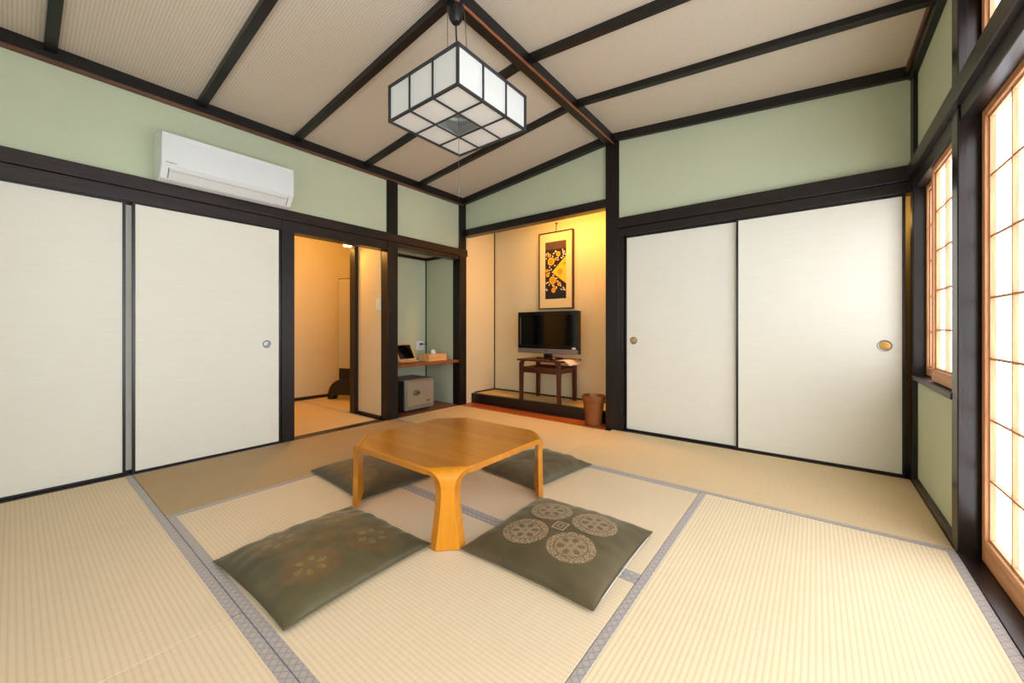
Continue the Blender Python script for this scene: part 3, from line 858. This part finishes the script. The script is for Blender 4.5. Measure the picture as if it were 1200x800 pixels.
for i in range(120):
    u, w = rr.uniform(.04, .96), rr.uniform(.16, .86)
    if u > .30 and abs(w-.52) < (u-.30)*.36+.03: continue
    if any(((u-a)*Wd)**2+((w-c)*Hg)**2 < (r*1.35)**2 for a, c, r in FL): continue
    disc(u, w, .0135, 4, .0011, .5, rr.uniform(0, 3.14), 10)
b.build('print', [M['p_dark'], M['p_brown'], M['p_yel'], M['p_or'], M['p_wh'], M['p_navy']], t)
b = MB(); b.tube([(0, .012, ph-.004), (0, .012, ph+.10)], .004, 8); b.box(-.012, .012, .006, .026, ph+.095, ph+.105); b.build('hanging_cord', M['walnut_z'], t, smooth=True)

# waste basket
M['copper'] = plain('copper brown leatherette', lin(138,82,42), .36, .5, .25, var=.1, scale=9)
t = thing('waste_basket', 'copper brown tapered waste basket standing beside the dark alcove post', 'waste basket', (-1.668, 3.404, .002))
b = MB(); b.lathe([(.001, 0), (.072, 0), (.076, .004), (.098, .225), (.092, .225), (.070, .010), (.001, .010)], 48); b.build('body', M['copper'], t, smooth=True)
b = MB(); b.lathe([(.0965, .222), (.1045, .222), (.1075, .228), (.114, .272), (.114, .279), (.106, .279), (.0925, .222)], 48); b.build('rim', M['copper'], t, smooth=True)
b = MB(); b.tube([(-.0690, -.0320, .004), (-.0890, -.0415, .225)], .0018, 6); b.build('seam', M['walnut_z'], t)

# ------------------------------------------------------------------ safe niche contents
t = thing('safe', 'small grey steel safe on the floor of the green niche', 'safe', (-3.665, 2.785, .004), R(0))
M['safegrey'] = plain('champagne grey steel', lin(150,144,128), .4, .5, .2, var=.02); M['safeframe'] = plain('grey green steel', lin(136,140,130), .35, .5, .3, var=.02); M['safedark'] = plain('dark steel shell', lin(46,44,44), .45, .5); M['safetop'] = plain('brown grey top', lin(126,104,104), .4, .4)
sw, sd = .200, .195
b = MB(); b.box(-sd, sd-.03, -sw, sw, .022, .345); b.build('shell', M['safedark'], t, bevel=.008)
b = MB(); b.box(-sd-.003, sd-.02, -sw-.002, sw+.002, .338, .352); b.build('top_plate', M['safetop'], t, bevel=.005)
b = MB(); b.box(sd-.032, sd-.004, -sw, sw, .022, .345); b.build('front_frame', M['safeframe'], t, bevel=.005)
b = MB(); b.box(sd-.006, sd+.006, -sw+.022, sw-.018, .062, .325); d_ = b.build('door', M['safegrey'], t, bevel=.004)
b = MB(); b.lathe([(.052, sd+.006), (.050, sd+.012), (.044, sd+.014), (.001, sd+.014)], 32, (0, -.055, .205), 'x', 1, .62); h_ = b.build('lock_plate', M['chrome'], d_, smooth=True)
b = MB(); b.lathe([(.019, sd+.014), (.018, sd+.028), (.015, sd+.031), (.001, sd+.031)], 24, (0, -.082, .205), 'x'); b.build('dial', M['chrome'], d_, smooth=True)
b = MB(); b.box(sd+.013, sd+.028, -.052, -.022, .198, .212); b.build('lever', M['slot'], d_, bevel=.003)
M['sticker'] = plain('lilac sticker', lin(140,132,150), .5)
b = MB(); b.lathe([(.030, sd+.006), (.030, sd+.0072), (.001, sd+.0072)], 24, (0, .085, .262), 'x'); b.build('sticker', M['sticker'], d_)
b = MB(); b.box(sd+.006, sd+.008, .082, .135, .098, .110); b.build('badge', M['safedark'], d_)
for zz_ in (.09, .28):
    b = MB(); b.lathe([(.009, -.028), (.009, .028)], 12, (sd-.002, sw-.008, zz_), 'z'); b.build('hinge', M['chrome'], t, smooth=True)
for sx in (-1, 1):
    for sy in (-1, 1):
        b = MB(); b.lathe([(.016, 0), (.018, .023)], 16, (sx*.15, sy*.15, 0)); b.build('foot', M['safedark'], t, smooth=True)

b = MB(); b.box(NB+.003, XL-.002, 2.408, 3.277, .512, .540); b.box(XL-.1, XL-.002, 3.277, 3.279, .512, .540)
tag(b.build('wall_shelf', M['shelfwood'], None, bevel=.002), 'brown wooden shelf board across the green niche above the safe', 'shelf')

t = thing('table_mirror', 'small wooden table mirror leaning back on the niche shelf', 'mirror', (-3.66, 2.735, .54), R(7))
M['palewood'] = wood('pale beech', lin(206,158,98), lin(232,188,128), 'y', .5, .3, .8)
M['mirror'] = plain('dark mirror glass', lin(60,52,48), .05, .5, 1.0, var=.0)
tl = R(28); ux = Vector((-math.sin(tl), 0, math.cos(tl))); nx = Vector((math.cos(tl), 0, math.sin(tl))); yv = Vector((0, 1, 0))
def ob(mb, yc, uc, hy_, hu, nc, hn): mb.obox(Vector((.03, 0, .016))+yv*yc+ux*uc+nx*nc, yv, ux, nx, hy_, hu, hn)
b = MB()
ob(b, -.122, .10, .010, .11, 0, .008); ob(b, .122, .10, .010, .11, 0, .008); ob(b, 0, .200, .112, .010, 0, .008); ob(b, 0, .008, .112, .010, 0, .008)
b.build('mirror_frame', M['palewood'], t, bevel=.002)
b = MB(); ob(b, 0, .104, .112, .088, -.001, .004); b.build('glass', M['screen'], t)
b = MB(); b.box(-.09, .075, -.132, .132, 0, .014); b.build('base', M['palewood'], t, bevel=.002)

t = thing('tissue_box', 'light wooden tissue box with a white tissue on the niche shelf', 'tissue box', (-3.545, 3.035, .54), R(5))
b = MB(); b.box(-.078, .078, -.148, .148, 0, .078); b.build('case', M['palewood'], t, bevel=.003)
b = MB(); b.lathe([(.032, .078), (.032, .0785), (.001, .0785)], 24, (0, 0, 0), 'z', .5, 1.6); b.build('slot', M['slot'], t)
b = MB(); v = []; fs = []
for i in range(13):
    for j in range(7):
        u, w = i/12*2-1, j/6
        x = .020*math.sin(u*4+w*2)*(1-w*.4)+.012*w; y = .045*u*(1-.55*w)+.01*math.sin(w*5); z = .074+.062*w*(1-.35*u*u)+.006*math.sin(u*6)
        v.append((x, y, z))
for i in range(12):
    for j in range(6): fs.append((i*7+j, (i+1)*7+j, (i+1)*7+j+1, i*7+j+1))
b.add(v, fs); M['tissue'] = plain('white tissue', lin(240,240,238), .9, .1, var=.01)
o = b.build('tissue', M['tissue'], t, smooth=True); sm = o.modifiers.new('t', 'SOLIDIFY'); sm.thickness = .0012

t = thing('wall_outlet', 'white outlet plate with a black plug on the niche wall', 'outlet', (NB, 3.185, .70))
b = MB(); b.box(0, .007, -.058, .058, -.060, .060); b.build('plate', M['white_pl'], t, bevel=.003)
b = MB(); b.box(.007, .012, -.018, .022, -.02, .035); b.build('socket', M['grey_pl'], t, bevel=.002)
b = MB(); b.box(.012, .04, -.012, .016, .008, .03); b.tube([(.036, 0, .018), (.06, .03, .018), (.075, .07, .02)], .004, 8); b.build('plug', M['black'], t, smooth=True)

# ------------------------------------------------------------------ side room contents
t = thing('standing_mirror', 'tall standing mirror on a dark arched foot in the side room', 'mirror', (-4.74, 2.63, 0), R(18))
# faces -Y and a little to the room
b = MB(); b.box(-.135, .135, .0, .022, .40, 1.56); b.build('mirror_frame', M['dz'], t, bevel=.003)
M['glass'] = plain('clear mirror glass', lin(214,206,184), .04, .5, 1.0, var=.0)
b = MB(); b.box(-.127, .127, -.004, .001, .405, 1.552); b.build('glass', M['glass'], t)
b = MB(); b.box(-.127, .127, -.0, .030, .06, .40); b.build('lower_panel', M['dz'], t, bevel=.003)
for sx in (-1,):
    b = MB()
    arch = []
    for i in range(13):
        a = math.pi*i/12; arch.append((-.02+.27*math.cos(a), .27*math.sin(a)**.8 if 0 < i < 12 else 0))
    inner = []
    for i in range(13):
        a = math.pi*(12-i)/12; inner.append((-.02+.19*math.cos(a), .085*math.sin(a)**.8 if 0 < i < 12 else 0))
    b.prism(arch+inner, 'y', -.03, .06); b.build('foot', M['black'], t, bevel=.004)
t = thing('wall_lamp', 'small lit box lamp fixed high on the partition end post of the side room', 'lamp', (-3.945, 2.245, 1.79))
M['warmglow'] = glow('warm lamp shade', (1.0, .74, .38, 1), 5)
b = MB(); b.box(-.034, .034, -.078, -.012, 0, .085); b.build('lamp_shade', M['warmglow'], t, bevel=.004)
b = MB(); b.box(-.037, .037, -.081, -.009, .040, .045); b.build('lamp_band', M['walnut_x'], t)
b = MB(); b.box(-.028, .028, -.012, 0, .01, .075); b.build('bracket', M['walnut_x'], t)
t = thing('light_switch', 'white light switch on the short partition beside the doorway', 'light switch', (-3.510, 2.286, 1.158))
b = MB(); b.box(-.035, .035, -.007, 0, -.06, .06); b.build('plate', M['white_pl'], t, bevel=.003)
b = MB(); b.box(-.018, .018, -.011, -.007, -.035, .035); b.build('rocker', M['grey_pl'], t, bevel=.002)

# ------------------------------------------------------------------ lights the place has
def light(name, kind, loc, energy, color, size=.1, rot=(0,0,0), sy=None):
    l = bpy.data.lights.new(name, kind); l.energy = energy; l.color = color
    if kind == 'AREA':
        l.size = size
        if sy: l.shape = 'RECTANGLE'; l.size_y = sy
    else: l.shadow_soft_size = size
    o = bpy.data.objects.new(name, l); COL.objects.link(o); o.location = loc; o.rotation_euler = rot; return o
light('alcove_light', 'AREA', (-2.0, 3.56, 2.30), 30, (1.0, .43, .085), .9, (R(-25), 0, 0), .08)
light('closet_light', 'POINT', (.30, 3.75, 1.66), 1.1, (1.0, .55, .16), .06)
light('side_room_light', 'POINT', (-4.12, 2.04, 1.88), 30, (1.0, .46, .09), .06)
w = bpy.data.worlds.new('world'); sc.world = w; w.use_nodes = True
w.node_tree.nodes['Background'].inputs[0].default_value = (.8, .9, 1, 1); w.node_tree.nodes['Background'].inputs[1].default_value = .05

sc.view_settings.view_transform = 'Standard'; sc.view_settings.look = 'None'; sc.view_settings.gamma = 1
sc.view_settings.use_curve_mapping = False; sc.view_settings.exposure = 0.10
sc.cycles.max_bounces = 12; sc.cycles.diffuse_bounces = 8; sc.cycles.use_denoising = True; sc.cycles.sample_clamp_indirect = 8
